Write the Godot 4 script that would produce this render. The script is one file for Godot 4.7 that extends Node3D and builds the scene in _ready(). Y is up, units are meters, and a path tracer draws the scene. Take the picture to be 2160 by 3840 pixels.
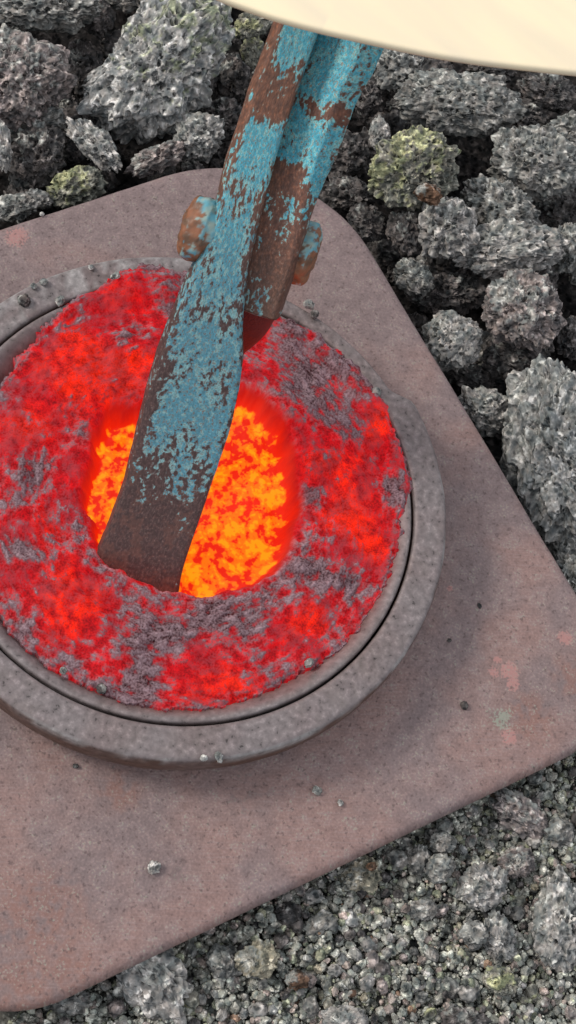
extends Node3D
# Glowing lava pressed into an iron dish on a rusty plate, lying on volcanic rubble.
# All layout numbers are in units of half the plate's side; S turns them into metres.
const S := 0.15
const EYE := Vector3(0.3175, 3.9498, 1.7395)
const CAM_X := Vector3(0.9081, 0.1855, -0.3754)
const CAM_Y := Vector3(-0.4187, 0.4022, -0.8142)
const CAM_F := Vector3(0, -0.8966, -0.4429)
const DISH := Vector3(0.0425, 0.0, -0.0536)
const YAW := -0.8817
const BAR_O := Vector3(0.0362, 0.09, 0.1673)
const BAR_D := Vector3(-0.1197, 0.7143, -0.6895)
const BAR_X := Vector3(0.9919, 0.0563, -0.1139)
const BAR_N := Vector3(0.0426, 0.6976, 0.7153)
# tone: grey, light, dark, pinkish, lichen, whitish, brown, ochre (linear base colours)
var TONES := [Color(0.65, 0.655, 0.63), Color(0.90, 0.89, 0.865), Color(0.27, 0.26, 0.26), Color(0.68, 0.60, 0.585), Color(0.60, 0.61, 0.53), Color(1.02, 1.04, 1.02), Color(0.34, 0.21, 0.145), Color(0.86, 0.81, 0.63)]
var sphere_points := {}
var sphere_faces := {}
var lump := FastNoiseLite.new()
var rough := FastNoiseLite.new()
var grain := FastNoiseLite.new()
var pits := FastNoiseLite.new()
var mat_rock: StandardMaterial3D
var mat_ground: StandardMaterial3D
var crust := PackedFloat32Array()
const LAVA_N := 900
const LAVA_HALF := 0.75

func _ready():
	var cam := Camera3D.new()
	cam.name = "camera"
	cam.near = 0.02
	cam.far = 200.0
	var lens := CameraAttributesPhysical.new()
	lens.frustum_focal_length = 38.06
	lens.exposure_aperture = 32.0
	lens.frustum_focus_distance = 0.66
	lens.frustum_near = 0.02
	lens.frustum_far = 200.0
	cam.attributes = lens
	add_child(cam)
	cam.fov = 35.0
	cam.transform = Transform3D(Basis(CAM_X, CAM_Y, -CAM_F).orthonormalized(), EYE * S)
	var env := Environment.new()
	env.background_mode = Environment.BG_SKY
	var sm := ProceduralSkyMaterial.new()
	sm.sky_top_color = Color(0.86, 0.87, 0.89)
	sm.sky_horizon_color = Color(0.70, 0.715, 0.735)
	sm.sky_curve = 0.25
	sm.ground_bottom_color = Color(0.2, 0.2, 0.2)
	sm.ground_horizon_color = Color(0.4, 0.4, 0.4)
	sm.sun_angle_max = 1.0
	var sky := Sky.new()
	sky.sky_material = sm
	env.sky = sky
	env.tonemap_mode = Environment.TONE_MAPPER_LINEAR
	env.tonemap_exposure = 1.3
	env.sdfgi_enabled = true
	env.ssao_enabled = true
	env.ssil_enabled = true
	var we := WorldEnvironment.new()
	we.name = "world_environment"
	we.environment = env
	add_child(we)
	var sun := DirectionalLight3D.new()
	sun.name = "sun"
	sun.light_energy = 0.62
	sun.light_angular_distance = 16.0
	sun.light_color = Color(1.0, 0.97, 0.93)
	sun.shadow_enabled = true
	add_child(sun)
	var to_sun := (CAM_Y * 0.62 - CAM_X * 0.75 - CAM_F * 0.75).normalized()
	sun.look_at_from_position(to_sun, Vector3.ZERO, Vector3(0.3, 0.1, 1))

	setup_noise()
	build_ground()
	build_board_and_plate()
	build_dish()
	build_lava()
	build_tongs()
	build_rocks()
	build_fillers()
	build_gravel()
	build_small_things()
	build_rubble()

# ---------------------------------------------------------------- helpers
func setup_noise():
	lump.seed = 3
	lump.noise_type = FastNoiseLite.TYPE_SIMPLEX
	lump.fractal_type = FastNoiseLite.FRACTAL_FBM
	lump.fractal_octaves = 3
	lump.frequency = 1.0
	rough.seed = 11
	rough.noise_type = FastNoiseLite.TYPE_SIMPLEX
	rough.fractal_type = FastNoiseLite.FRACTAL_RIDGED
	rough.fractal_octaves = 4
	rough.frequency = 1.0
	grain.seed = 29
	grain.noise_type = FastNoiseLite.TYPE_SIMPLEX
	grain.fractal_type = FastNoiseLite.FRACTAL_FBM
	grain.fractal_octaves = 4
	grain.frequency = 1.0
	pits.seed = 41
	pits.noise_type = FastNoiseLite.TYPE_CELLULAR
	pits.cellular_return_type = FastNoiseLite.RETURN_DISTANCE
	pits.fractal_type = FastNoiseLite.FRACTAL_NONE
	pits.frequency = 1.0
	mat_rock = StandardMaterial3D.new()
	mat_rock.vertex_color_use_as_albedo = true
	mat_rock.roughness = 0.95
	mat_rock.metallic_specular = 0.1
	var pair := rock_textures()
	mat_rock.albedo_texture = pair[0]
	mat_rock.heightmap_enabled = true
	mat_rock.heightmap_texture = pair[1]
	mat_rock.heightmap_scale = 0.045
	mat_rock.uv1_triplanar = true
	mat_rock.uv1_world_triplanar = true
	mat_rock.uv1_triplanar_sharpness = 3.0
	mat_rock.uv1_scale = Vector3.ONE * 17.0
	mat_ground = mat_rock.duplicate()
	
func rock_textures() -> Array:
	var n := 640
	var c := FastNoiseLite.new()
	c.seed = 5
	c.noise_type = FastNoiseLite.TYPE_CELLULAR
	c.cellular_return_type = FastNoiseLite.RETURN_DISTANCE
	c.frequency = 0.024
	c.fractal_type = FastNoiseLite.FRACTAL_NONE
	c.domain_warp_enabled = true
	c.domain_warp_amplitude = 14.0
	c.domain_warp_frequency = 0.03
	var c2: FastNoiseLite = c.duplicate()
	c2.seed = 6
	c2.frequency = 0.06
	var s := FastNoiseLite.new()
	s.seed = 7
	s.noise_type = FastNoiseLite.TYPE_SIMPLEX
	s.frequency = 0.016
	s.fractal_octaves = 4
	s.fractal_gain = 0.55
	var a := c.get_seamless_image(n, n).get_data()
	var b := c2.get_seamless_image(n, n).get_data()
	var d := s.get_seamless_image(n, n).get_data()
	s.seed = 17
	s.frequency = 0.012
	var e := s.get_seamless_image(n, n).get_data()
	var col := PackedByteArray()
	var hei := PackedByteArray()
	col.resize(n * n * 3)
	hei.resize(n * n)
	for i in n * n:
		var f1: float = a[i] / 255.0
		var f2: float = b[i] / 255.0
		var g: float = d[i] / 255.0
		var l: float = e[i] / 255.0
		var big := smoothstep(0.06, 0.30, f1 + (l - 0.5) * 0.45)
		var small := smoothstep(0.05, 0.45, f2 + (g - 0.5) * 0.4)
		var h := 0.60 * big + 0.22 * small * big + 0.30 * (g - 0.3)
		hei[i] = int(clampf(h, 0.0, 1.0) * 255.0)
		# mottled minerals and lichen specks, with the shade of the pits painted in
		var v := 0.58 + 0.22 * (g - 0.5) + 0.36 * (l - 0.5)
		v += 0.20 * smoothstep(0.58, 0.68, g) * smoothstep(0.42, 0.6, l)
		v *= lerpf(0.62, 1.0, big)
		v = clampf(v, 0.12, 1.0)
		var w := (l - 0.5) * 0.06
		col[i * 3] = int(clampf(v + w, 0, 1) * 255.0)
		col[i * 3 + 1] = int(v * 255.0)
		col[i * 3 + 2] = int(clampf(v - w * 0.6, 0, 1) * 255.0)
	return [ImageTexture.create_from_image(Image.create_from_data(n, n, false, Image.FORMAT_RGB8, col)), ImageTexture.create_from_image(Image.create_from_data(n, n, false, Image.FORMAT_L8, hei))]

func tag(o, label := "", category := "", group := "", kind := ""):
	if label: o.set_meta("label", label)
	if category: o.set_meta("category", category)
	if group: o.set_meta("group", group)
	if kind: o.set_meta("kind", kind)
	return o

func numbered(called: String) -> String:
	var n := called
	var k := 0
	while has_node(NodePath(n)):
		k += 1
		n = "%s_%03d" % [called, k]
	return n

func put(called: String, mesh: Mesh, mat: Material, parent: Node = self) -> MeshInstance3D:
	var o := MeshInstance3D.new()
	o.name = numbered(called) if parent == self else called
	o.mesh = mesh
	if mat: o.material_override = mat
	parent.add_child(o, true)
	return o

func commit(v: PackedVector3Array, idx: PackedInt32Array, col = null, uv = null) -> ArrayMesh:
	var arr := []
	arr.resize(Mesh.ARRAY_MAX)
	arr[Mesh.ARRAY_VERTEX] = v
	arr[Mesh.ARRAY_INDEX] = idx
	if col != null: arr[Mesh.ARRAY_COLOR] = col
	if uv != null: arr[Mesh.ARRAY_TEX_UV] = uv
	var nor := PackedVector3Array()
	nor.resize(v.size())
	for i in range(0, idx.size(), 3):
		var a := idx[i]
		var b := idx[i + 1]
		var c := idx[i + 2]
		var n := (v[c] - v[a]).cross(v[b] - v[a])
		nor[a] += n
		nor[b] += n
		nor[c] += n
	for i in nor.size():
		nor[i] = nor[i].normalized()
	arr[Mesh.ARRAY_NORMAL] = nor
	var m := ArrayMesh.new()
	m.add_surface_from_arrays(Mesh.PRIMITIVE_TRIANGLES, arr)
	return m

# rows of equal length joined into a skin; closed rows share their first vertex
func skin(rows: int, cols: int, closed: bool, flip := false) -> PackedInt32Array:
	var idx := PackedInt32Array()
	for r in rows - 1:
		for c in (cols if closed else cols - 1):
			var a := r * cols + c
			var b := r * cols + (c + 1) % cols
			var d := a + cols
			var e := b + cols
			if flip:
				idx.append_array([a, d, b, b, d, e])
			else:
				idx.append_array([a, b, d, b, e, d])
	return idx

func icosphere(level: int):
	if sphere_points.has(level): return
	var t := (1.0 + sqrt(5.0)) / 2.0
	var v := PackedVector3Array([Vector3(-1, t, 0), Vector3(1, t, 0), Vector3(-1, -t, 0), Vector3(1, -t, 0), Vector3(0, -1, t), Vector3(0, 1, t), Vector3(0, -1, -t), Vector3(0, 1, -t), Vector3(t, 0, -1), Vector3(t, 0, 1), Vector3(-t, 0, -1), Vector3(-t, 0, 1)])
	for i in 12: v[i] = v[i].normalized()
	var f := PackedInt32Array([0, 11, 5, 0, 5, 1, 0, 1, 7, 0, 7, 10, 0, 10, 11, 1, 5, 9, 5, 11, 4, 11, 10, 2, 10, 7, 6, 7, 1, 8, 3, 9, 4, 3, 4, 2, 3, 2, 6, 3, 6, 8, 3, 8, 9, 4, 9, 5, 2, 4, 11, 6, 2, 10, 8, 6, 7, 9, 8, 1])
	for k in level:
		var mid := {}
		var g := PackedInt32Array()
		for i in range(0, f.size(), 3):
			var m := []
			for e in 3:
				var a := f[i + e]
				var b := f[i + (e + 1) % 3]
				var key := mini(a, b) * 1000000 + maxi(a, b)
				if not mid.has(key):
					mid[key] = v.size()
					v.append((v[a] + v[b]).normalized())
				m.append(mid[key])
			g.append_array([f[i], m[0], m[2], f[i + 1], m[1], m[0], f[i + 2], m[2], m[1], m[0], m[1], m[2]])
		f = g
	var w := PackedInt32Array()
	for i in range(0, f.size(), 3): w.append_array([f[i], f[i + 2], f[i + 1]])
	sphere_points[level] = v
	sphere_faces[level] = w

# A crumbly volcanic stone. radii in metres, lobes in unit space [x, y, z, radius].
func stone(level: int, radii: Vector3, sd: int, tone: int, lobes = null, detail := 1.0) -> ArrayMesh:
	icosphere(level)
	var rng := RandomNumberGenerator.new()
	rng.seed = 977 * sd + 5
	var L: Array = []
	if lobes != null:
		L = lobes
	else:
		L.append([0.0, 0.0, 0.0, 0.80])
		for k in 5:
			var d := Vector3(rng.randf_range(-1, 1), rng.randf_range(-1, 1), rng.randf_range(-1, 1)).normalized() * rng.randf_range(0.25, 0.42)
			L.append([d.x, d.y, d.z, rng.randf_range(0.52, 0.64)])
	var cuts := []
	for k in 10:
		var d := Vector3(rng.randf_range(-1, 1), rng.randf_range(-1, 1), rng.randf_range(-0.6, 1)).normalized()
		cuts.append([d, rng.randf_range(0.64, 0.92)])
	var off := Vector3(rng.randf_range(-50, 50), rng.randf_range(-50, 50), rng.randf_range(-50, 50))
	var base: Color = TONES[tone]
	var alt := base.lerp(Color(0.46, 0.37, 0.345), 0.5)
	var lichen := Color(1.0, 1.04, 0.60) if tone == 4 else Color(0.80, 0.83, 0.79)
	var ldir := Vector3(-0.35, 0.6, 0.45).normalized()
	if lobes != null: ldir = Vector3(0.75, 0.1, 0.3).normalized()
	var lbias := -0.15 if tone == 4 else (-0.5 if tone == 2 else -0.22)
	if lobes != null:
		lichen = Color(0.80, 0.88, 0.58)
		lbias = -0.32
	var pts: PackedVector3Array = sphere_points[level]
	var v := PackedVector3Array()
	var col := PackedColorArray()
	v.resize(pts.size())
	col.resize(pts.size())
	var size := radii.length() / 1.73
	var amp := minf(size * 0.07, 0.0012) * detail
	for i in pts.size():
		var d := pts[i]
		if level > 3:
			# more points on the side that lies uppermost
			var th := acos(clampf(d.z, -1.0, 1.0))
			var t2 := th - 0.32 * sin(th)
			var flat := Vector2(d.x, d.y)
			if flat.length() > 1e-5: flat = flat.normalized() * sin(t2)
			d = Vector3(flat.x, flat.y, cos(t2))
		var r := 0.0
		for q in L:
			var c := Vector3(q[0], q[1], q[2])
			var cd := c.dot(d)
			var h: float = q[3] * q[3] - c.length_squared() + cd * cd
			if h > 0.0:
				r = maxf(r, cd + sqrt(h))
		for q in cuts:
			var f: float = d.dot(q[0])
			if f > 0.05:
				var lim: float = q[1] / f
				if r > lim: r = lerpf(r, lim, 0.74 if level > 3 else 0.95)
		var p0 := d * 1.5 + off
		var lo := lump.get_noise_3dv(p0 * 1.1)
		r *= 1.0 + 0.24 * lo + 0.06 * lump.get_noise_3dv(p0 * 2.6)
		var p := d * r * radii
		var q3 := p * 1000.0 + off * 9.0
		var rg := lump.get_noise_3dv(q3 * 0.13)
		var gr := lump.get_noise_3dv(q3 * 0.34)
		var push := amp * (0.85 * rg + 0.28 * gr)
		if level > 3:
			var pt := pits.get_noise_3dv(q3 * 0.23) + 1.0
			var big := pits.get_noise_3dv(q3 * 0.13 + Vector3(7, 3, 1)) + 1.0
			push -= amp * 2.0 * (1.0 - smoothstep(0.22, 0.40, pt + 0.10 * gr)) * smoothstep(-0.3, 0.0, rg)
			push -= amp * 2.7 * (1.0 - smoothstep(0.08, 0.30, big + 0.25 * gr)) * smoothstep(-0.25, 0.1, lo + rg * 0.3)
		v[i] = p + d * push
		var t := clampf(0.5 + 1.3 * grain.get_noise_3dv(q3 * 0.05), 0.0, 1.0)
		var c2 := base.lerp(alt, 0.45 * t)
		c2 = c2 * (0.92 + 0.35 * gr)
		var li := smoothstep(0.0, 0.5, lbias + 0.55 * d.dot(ldir) + 0.9 * grain.get_noise_3dv(q3 * 0.09 + Vector3(90, 0, 0)) + 0.5 * gr)
		col[i] = c2.lerp(lichen, li * 0.85)
	return commit(v, sphere_faces[level], col)

func image_of(p: Vector3) -> Vector2:
	var d := p - EYE
	var z := d.dot(CAM_F)
	return Vector2(d.dot(CAM_X), -d.dot(CAM_Y)) / z / tan(deg_to_rad(17.5))

func plate_uv(p: Vector3) -> Vector2:
	return Vector2(cos(YAW) * p.x + sin(YAW) * p.z, -sin(YAW) * p.x + cos(YAW) * p.z)

func from_plate(u: float, w: float, y: float) -> Vector3:
	return Vector3(cos(YAW) * u - sin(YAW) * w, y, sin(YAW) * u + cos(YAW) * w)

# ---------------------------------------------------------------- setting
func build_ground():
	var n := 181
	var v := PackedVector3Array()
	var tint := PackedColorArray()
	for j in n:
		for i in n:
			var a := (i / float(n - 1)) * 2.0 - 1.0
			var b := (j / float(n - 1)) * 2.0 - 1.0
			var x := a * 2.2 + signf(a) * pow(absf(a), 9.0) * 400.0
			var z := b * 2.2 + signf(b) * pow(absf(b), 9.0) * 400.0
			var q := plate_uv(Vector3(x, 0, z))
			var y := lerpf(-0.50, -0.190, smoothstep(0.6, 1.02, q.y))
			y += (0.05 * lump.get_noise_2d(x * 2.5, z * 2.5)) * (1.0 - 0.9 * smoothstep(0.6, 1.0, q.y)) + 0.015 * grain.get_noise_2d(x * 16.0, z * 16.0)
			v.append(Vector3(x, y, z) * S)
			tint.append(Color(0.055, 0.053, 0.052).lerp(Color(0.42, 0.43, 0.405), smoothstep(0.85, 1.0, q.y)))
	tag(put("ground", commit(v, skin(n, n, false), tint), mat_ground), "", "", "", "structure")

# ---------------------------------------------------------------- board and plate
func rounded(half: float, rad: Array, n: int) -> PackedVector2Array:
	# corners in order (1,-1), (1,1), (-1,1), (-1,-1); each arc n points, and each side n points
	var out := PackedVector2Array()
	var cs := [Vector2(1, -1), Vector2(1, 1), Vector2(-1, 1), Vector2(-1, -1)]
	for k in 4:
		var r: float = rad[k]
		var c: Vector2 = cs[k] * (half - r)
		var a0 := -PI / 2 + k * PI / 2
		for i in n:
			var a := a0 + (i / float(n - 1)) * PI / 2
			out.append(c + Vector2(cos(a), sin(a)) * r)
		var r2: float = rad[(k + 1) % 4]
		var p := out[out.size() - 1]
		var a1 := a0 + PI / 2
		var e: Vector2 = cs[(k + 1) % 4] * (half - r2) + Vector2(cos(a1), sin(a1)) * r2
		for i in range(1, n):
			out.append(p.lerp(e, i / float(n)))
	return out

func build_board_and_plate():
	# rusty plate
	var rad := [0.46, 0.28, 0.30, 0.4]
	var prof := [[0.0, -0.042], [-0.004, -0.030], [0.0, -0.018], [0.006, -0.008], [0.016, -0.002], [0.03, 0.0]]
	var rows := 0
	var v := PackedVector3Array()
	var uv := PackedVector2Array()
	var cols := 0
	for q in prof:
		var ring := rounded(1.0 - q[0], [rad[0] - q[0], rad[1] - q[0], rad[2] - q[0], rad[3] - q[0]], 30)
		cols = ring.size()
		for p in ring:
			var stretch := Vector2(p.x, p.y * (1.008 + 0.021 * p.x if p.y > 0 else 1.0))
			var y: float = q[1] + 0.004 * lump.get_noise_2d(p.x * 1.5, p.y * 1.5) + 0.0015 * grain.get_noise_2d(p.x * 9.0, p.y * 9.0)
			v.append(from_plate(stretch.x, stretch.y, y) * S)
			uv.append(stretch / 2.2 + Vector2(0.5, 0.5))
		rows += 1
	var last := rounded(0.97, [rad[0] - 0.03, rad[1] - 0.03, rad[2] - 0.03, rad[3] - 0.03], 30)
	for k in range(1, 61):
		var f := 1.0 - k / 60.0
		for p0 in last:
			var p: Vector2 = p0 * f
			var stretch := Vector2(p.x, p.y * (1.008 + 0.021 * p.x if p.y > 0 else 1.0))
			var y := 0.004 * lump.get_noise_2d(p.x * 1.5, p.y * 1.5) + 0.0015 * grain.get_noise_2d(p.x * 9.0, p.y * 9.0)
			v.append(from_plate(stretch.x, stretch.y, y) * S)
			uv.append(stretch / 2.2 + Vector2(0.5, 0.5))
		rows += 1
	# underside
	var base := v.size()
	for i in cols: v.append(v[i]); uv.append(uv[i])
	v.append(Vector3(0, -0.042 * S, 0)); uv.append(Vector2(0.5, 0.5))
	var idx := skin(rows, cols, true)
	for i in cols: idx.append_array([base + (i + 1) % cols, base + i, base + cols])
	var pm := StandardMaterial3D.new()
	var t := plate_textures()
	pm.albedo_texture = t[0]
	pm.heightmap_enabled = true
	pm.heightmap_texture = t[1]
	pm.heightmap_scale = 0.03
	pm.roughness = 0.62
	pm.metallic_specular = 0.35
	pm.metallic = 0.1
	tag(put("steel_plate", commit(v, idx, null, uv), pm), "rusty mauve-brown square steel plate with rounded corners under the iron dish", "plate")
	# cream board close above the tongs' upper end
	var edge := PackedVector2Array()
	for q in [[-0.241, -0.3231], [-0.1908, -0.3193], [-0.1365, -0.3247], [-0.0828, -0.3319], [-0.0084, -0.3484], [0.0649, -0.3685], [0.1384, -0.3895], [0.2116, -0.4125], [0.2841, -0.4392], [0.3559, -0.4697], [0.4636, -0.5173], [0.5436, -0.5569]]: edge.append(Vector2(q[0], q[1]))
	for q in [[0.70, -0.68], [0.74, -1.0], [0.6, -1.35], [0.2, -1.5], [-0.3, -1.35], [-0.52, -0.95], [-0.5, -0.6], [-0.40, -0.40], [-0.32, -0.34]]: edge.append(Vector2(q[0], q[1]))
	var smooth := PackedVector2Array()
	var m := edge.size()
	for i in m:
		for k in 6:
			smooth.append(edge[i].cubic_interpolate(edge[(i + 1) % m], edge[(i - 1 + m) % m], edge[(i + 2) % m], k / 6.0))
	var cen := Vector2(0.1, -0.9)
	var bp := [[0.02, -0.022], [0.006, -0.021], [0.001, -0.017], [0.0, -0.011], [0.001, -0.005], [0.006, -0.001], [0.2, 0.003], [0.5, 0.004], [0.8, 0.004], [1.0, 0.004]]
	v = PackedVector3Array()
	uv = PackedVector2Array()
	for q in bp:
		for p in smooth:
			var toward: Vector2 = cen - p
			var pp: Vector2 = p + (toward * q[0] if q[0] > 0.1 else toward.normalized() * q[0])
			v.append(Vector3(pp.x, 1.62 + q[1], pp.y) * S)
			uv.append(pp)
	idx = skin(bp.size(), smooth.size(), true, true)
	base = v.size()
	for i in smooth.size(): v.append(v[i]); uv.append(uv[i])
	v.append(Vector3(cen.x, 1.598, cen.y) * S); uv.append(cen)
	for i in smooth.size(): idx.append_array([base + i, base + (i + 1) % smooth.size(), base + smooth.size()])
	var bm := StandardMaterial3D.new()
	bm.albedo_texture = board_texture()
	bm.uv1_scale = Vector3(0.8, 0.8, 1)
	bm.roughness = 0.55
	bm.metallic_specular = 0.3
	tag(put("cream_board", commit(v, idx, null, uv), bm), "smooth pale cream board with curved edge, hiding the tongs' upper end", "board")

func board_texture() -> Texture2D:
	var n := 256
	var im := Image.create(n, n, false, Image.FORMAT_RGB8)
	var g := FastNoiseLite.new()
	g.seed = 77
	g.frequency = 0.012
	g.fractal_octaves = 3
	for y in n:
		for x in n:
			var s := g.get_noise_2d(x * 0.6 + y * 0.2, y * 3.5 - x * 1.0)
			var k := 1.0 + 0.05 * s
			im.set_pixel(x, y, Color(0.880 * k, 0.825 * k, 0.715 * k - 0.02 * s))
	return ImageTexture.create_from_image(im)

func plate_textures() -> Array:
	var n := 1024
	var field := {}
	for k in ["green", "pink", "rust", "dark"]:
		var a := PackedFloat32Array()
		a.resize(n * n)
		field[k] = a
	for q in [[0.3914, 1.2446, 0.0622, "green"], [0.6984, 0.7613, 0.0237, "pink"], [0.6911, 0.7945, 0.0193, "pink"], [0.658, 0.7429, 0.015, "pink"], [0.8928, 0.7443, 0.0198, "pink"], [0.6067, 0.9117, 0.0213, "pink"], [0.6094, 0.8654, 0.0319, "green"], [0.685, 0.8884, 0.0643, "rust"], [0.8648, 0.8495, 0.0655, "rust"], [-0.6797, 0.796, 0.1081, "rust"], [-0.7808, 0.9295, 0.0879, "rust"], [-0.6668, 0.946, 0.0587, "rust"], [-0.3807, 0.6086, 0.0501, "rust"], [0.6686, 0.4871, 0.0076, "pink"], [0.6855, 0.7187, 0.0108, "pink"], [0.0451, -0.9548, 0.0301, "pink"], [0.1307, -0.9007, 0.0116, "dark"], [-0.0929, 0.7448, 0.0607, "dark"], [-0.3434, 0.8441, 0.0249, "dark"]]:
		var cx: float = (q[0] / 2.2 + 0.5) * n
		var cy: float = (q[1] / 2.2 + 0.5) * n
		var r: float = q[2] / 2.2 * n
		var a: PackedFloat32Array = field[q[3]]
		for y in range(maxi(0, int(cy - r * 1.6)), mini(n, int(cy + r * 1.6) + 1)):
			for x in range(maxi(0, int(cx - r * 1.6)), mini(n, int(cx + r * 1.6) + 1)):
				var d := Vector2(x - cx, y - cy).length() / r
				a[y * n + x] = maxf(a[y * n + x], 1.0 - smoothstep(0.2, 1.6, d))
		field[q[3]] = a
	var col := PackedByteArray()
	var hei := PackedByteArray()
	col.resize(n * n * 3)
	hei.resize(n * n)
	var fg: PackedFloat32Array = field["green"]
	var fp: PackedFloat32Array = field["pink"]
	var fr: PackedFloat32Array = field["rust"]
	var fd: PackedFloat32Array = field["dark"]
	for y in n:
		for x in n:
			var i := y * n + x
			var lo := grain.get_noise_2d(x * 0.006, y * 0.006)
			var mi := grain.get_noise_2d(x * 0.035 + 50.0, y * 0.035)
			var fi := grain.get_noise_2d(x * 0.21, y * 0.21 + 70.0)
			var w := y / float(n)
			var c := Color(0.466, 0.408, 0.408).lerp(Color(0.484, 0.398, 0.384), clampf(0.25 + lo * 1.1 + (w - 0.55) * 0.9, 0.0, 1.0))
			var k := 1.06 + 0.09 * mi + 0.10 * fi + 0.05 * lo
			c = Color(c.r * k, c.g * k, c.b * k)
			c = c.lerp(Color(0.50, 0.36, 0.325), clampf(fr[i] * (0.5 + mi * 1.0), 0.0, 0.55))
			c = c.lerp(Color(0.455, 0.42, 0.43), smoothstep(0.25, 0.5, mi + 0.3 * fi) * 0.25)
			c = c.lerp(Color(0.64, 0.47, 0.455), smoothstep(0.3, 0.6, fp[i] * 1.1 + fi * 0.7 + mi * 0.4) * 0.8)
			c = c.lerp(Color(0.52, 0.56, 0.51), smoothstep(0.45, 0.8, fg[i] + fi * 0.9 + mi * 0.5) * 0.75)
			c = c.lerp(Color(0.35, 0.30, 0.30), smoothstep(0.5, 0.9, fd[i] * 0.6 + mi * 0.7 + 0.2 * fi) * 0.4)
			var sa := grain.get_noise_2d((x * 0.9 + y * 0.44) * 0.012, (y * 0.9 - x * 0.44) * 0.33)
			c = c.lerp(Color(0.57, 0.51, 0.51), smoothstep(0.42, 0.56, sa + 0.25 * lo) * 0.35)
			var sp := lump.get_noise_2d(x * 0.085 + 300.0, y * 0.085)
			c = c.lerp(Color(0.30, 0.25, 0.25), smoothstep(0.54, 0.66, sp + 0.2 * fi) * 0.5)
			c = c.lerp(Color(0.60, 0.52, 0.52), smoothstep(0.60, 0.70, -sp + 0.2 * fi) * 0.35)
			col[i * 3] = int(clampf(c.r, 0, 1) * 255)
			col[i * 3 + 1] = int(clampf(c.g, 0, 1) * 255)
			col[i * 3 + 2] = int(clampf(c.b, 0, 1) * 255)
			hei[i] = int(clampf(0.5 + 0.22 * fi + 0.25 * mi - 0.3 * smoothstep(0.48, 0.6, sp), 0, 1) * 255)
	return [ImageTexture.create_from_image(Image.create_from_data(n, n, false, Image.FORMAT_RGB8, col)), ImageTexture.create_from_image(Image.create_from_data(n, n, false, Image.FORMAT_L8, hei))]

# ---------------------------------------------------------------- dish
func iron_material() -> StandardMaterial3D:
	var m := StandardMaterial3D.new()
	m.vertex_color_use_as_albedo = true
	m.roughness = 0.55
	m.metallic = 0.15
	m.metallic_specular = 0.4
	var n := 512
	var s := FastNoiseLite.new()
	s.seed = 101
	s.noise_type = FastNoiseLite.TYPE_SIMPLEX
	s.frequency = 0.03
	s.fractal_octaves = 5
	s.fractal_gain = 0.6
	var a := s.get_seamless_image(n, n).get_data()
	var col := PackedByteArray()
	col.resize(n * n * 3)
	for i in n * n:
		var g := a[i] / 255.0
		var v := 0.84 + 0.32 * (g - 0.5) + 0.22 * smoothstep(0.76, 0.86, g) - 0.28 * (1.0 - smoothstep(0.10, 0.2, g))
		for k in 3: col[i * 3 + k] = int(clampf(v, 0, 1) * 255)
	m.albedo_texture = ImageTexture.create_from_image(Image.create_from_data(n, n, false, Image.FORMAT_RGB8, col))
	m.heightmap_enabled = true
	m.heightmap_texture = ImageTexture.create_from_image(Image.create_from_data(n, n, false, Image.FORMAT_L8, a))
	m.heightmap_scale = 0.012
	m.uv1_triplanar = true
	m.uv1_world_triplanar = true
	m.uv1_scale = Vector3.ONE * 13.0
	return m

func ring_radius(deg: float) -> float:
	var k := smoothstep(-112.0, -98.0, deg) * (1.0 - smoothstep(-55.0, -49.0, deg))
	return 0.713 - 0.043 * k

func lathe(prof: Array, widen: bool, rust_below: float) -> ArrayMesh:
	var cols := 288
	var v := PackedVector3Array()
	var col := PackedColorArray()
	for q in prof:
		for c in cols:
			var a := c * TAU / cols
			var deg := rad_to_deg(wrapf(a, -PI, PI))
			var r: float = q[0]
			if widen and r > 0.635: r = 0.635 + (r - 0.635) * (ring_radius(deg) - 0.635) / (0.712 - 0.635)
			var p := Vector3(r * cos(a), q[1], r * sin(a))
			var nz := grain.get_noise_3dv(p * 14.0)
			p.y += 0.0007 * nz
			p.x *= 1.0 + 0.0010 * nz
			p.z *= 1.0 + 0.0010 * nz
			v.append(p * S)
			var worn := smoothstep(rust_below - 0.006, rust_below + 0.004, q[1] + 0.008 * nz)
			var c2 := Color(0.15, 0.085, 0.066).lerp(Color(0.262, 0.224, 0.228), worn)
			c2 = c2.lerp(Color(0.22, 0.165, 0.158), clampf(0.3 + 1.2 * grain.get_noise_3dv(p * 4.0), 0.0, 0.8) * 0.6)
			var ash := smoothstep(-170.0, -150.0, deg) * (1.0 - smoothstep(-118.0, -100.0, deg)) if widen else 0.0
			c2 = c2.lerp(Color(0.42, 0.40, 0.40), ash * smoothstep(0.0, 0.3, grain.get_noise_3dv(p * 9.0) + 0.6 * grain.get_noise_3dv(p * 30.0) + 0.05) * 0.75)
			if widen and q[0] > 0.706 and q[1] > 0.14: c2 = c2.lerp(Color(0.46, 0.44, 0.44), clampf(0.35 + 1.6 * grain.get_noise_3dv(p * 7.0 + Vector3(4, 0, 0)), 0.0, 0.85))  # worn outer edge, its bright highlight painted into the vertex colour
			col.append(c2)
	return commit(v, skin(prof.size(), cols, true), col)

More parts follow.
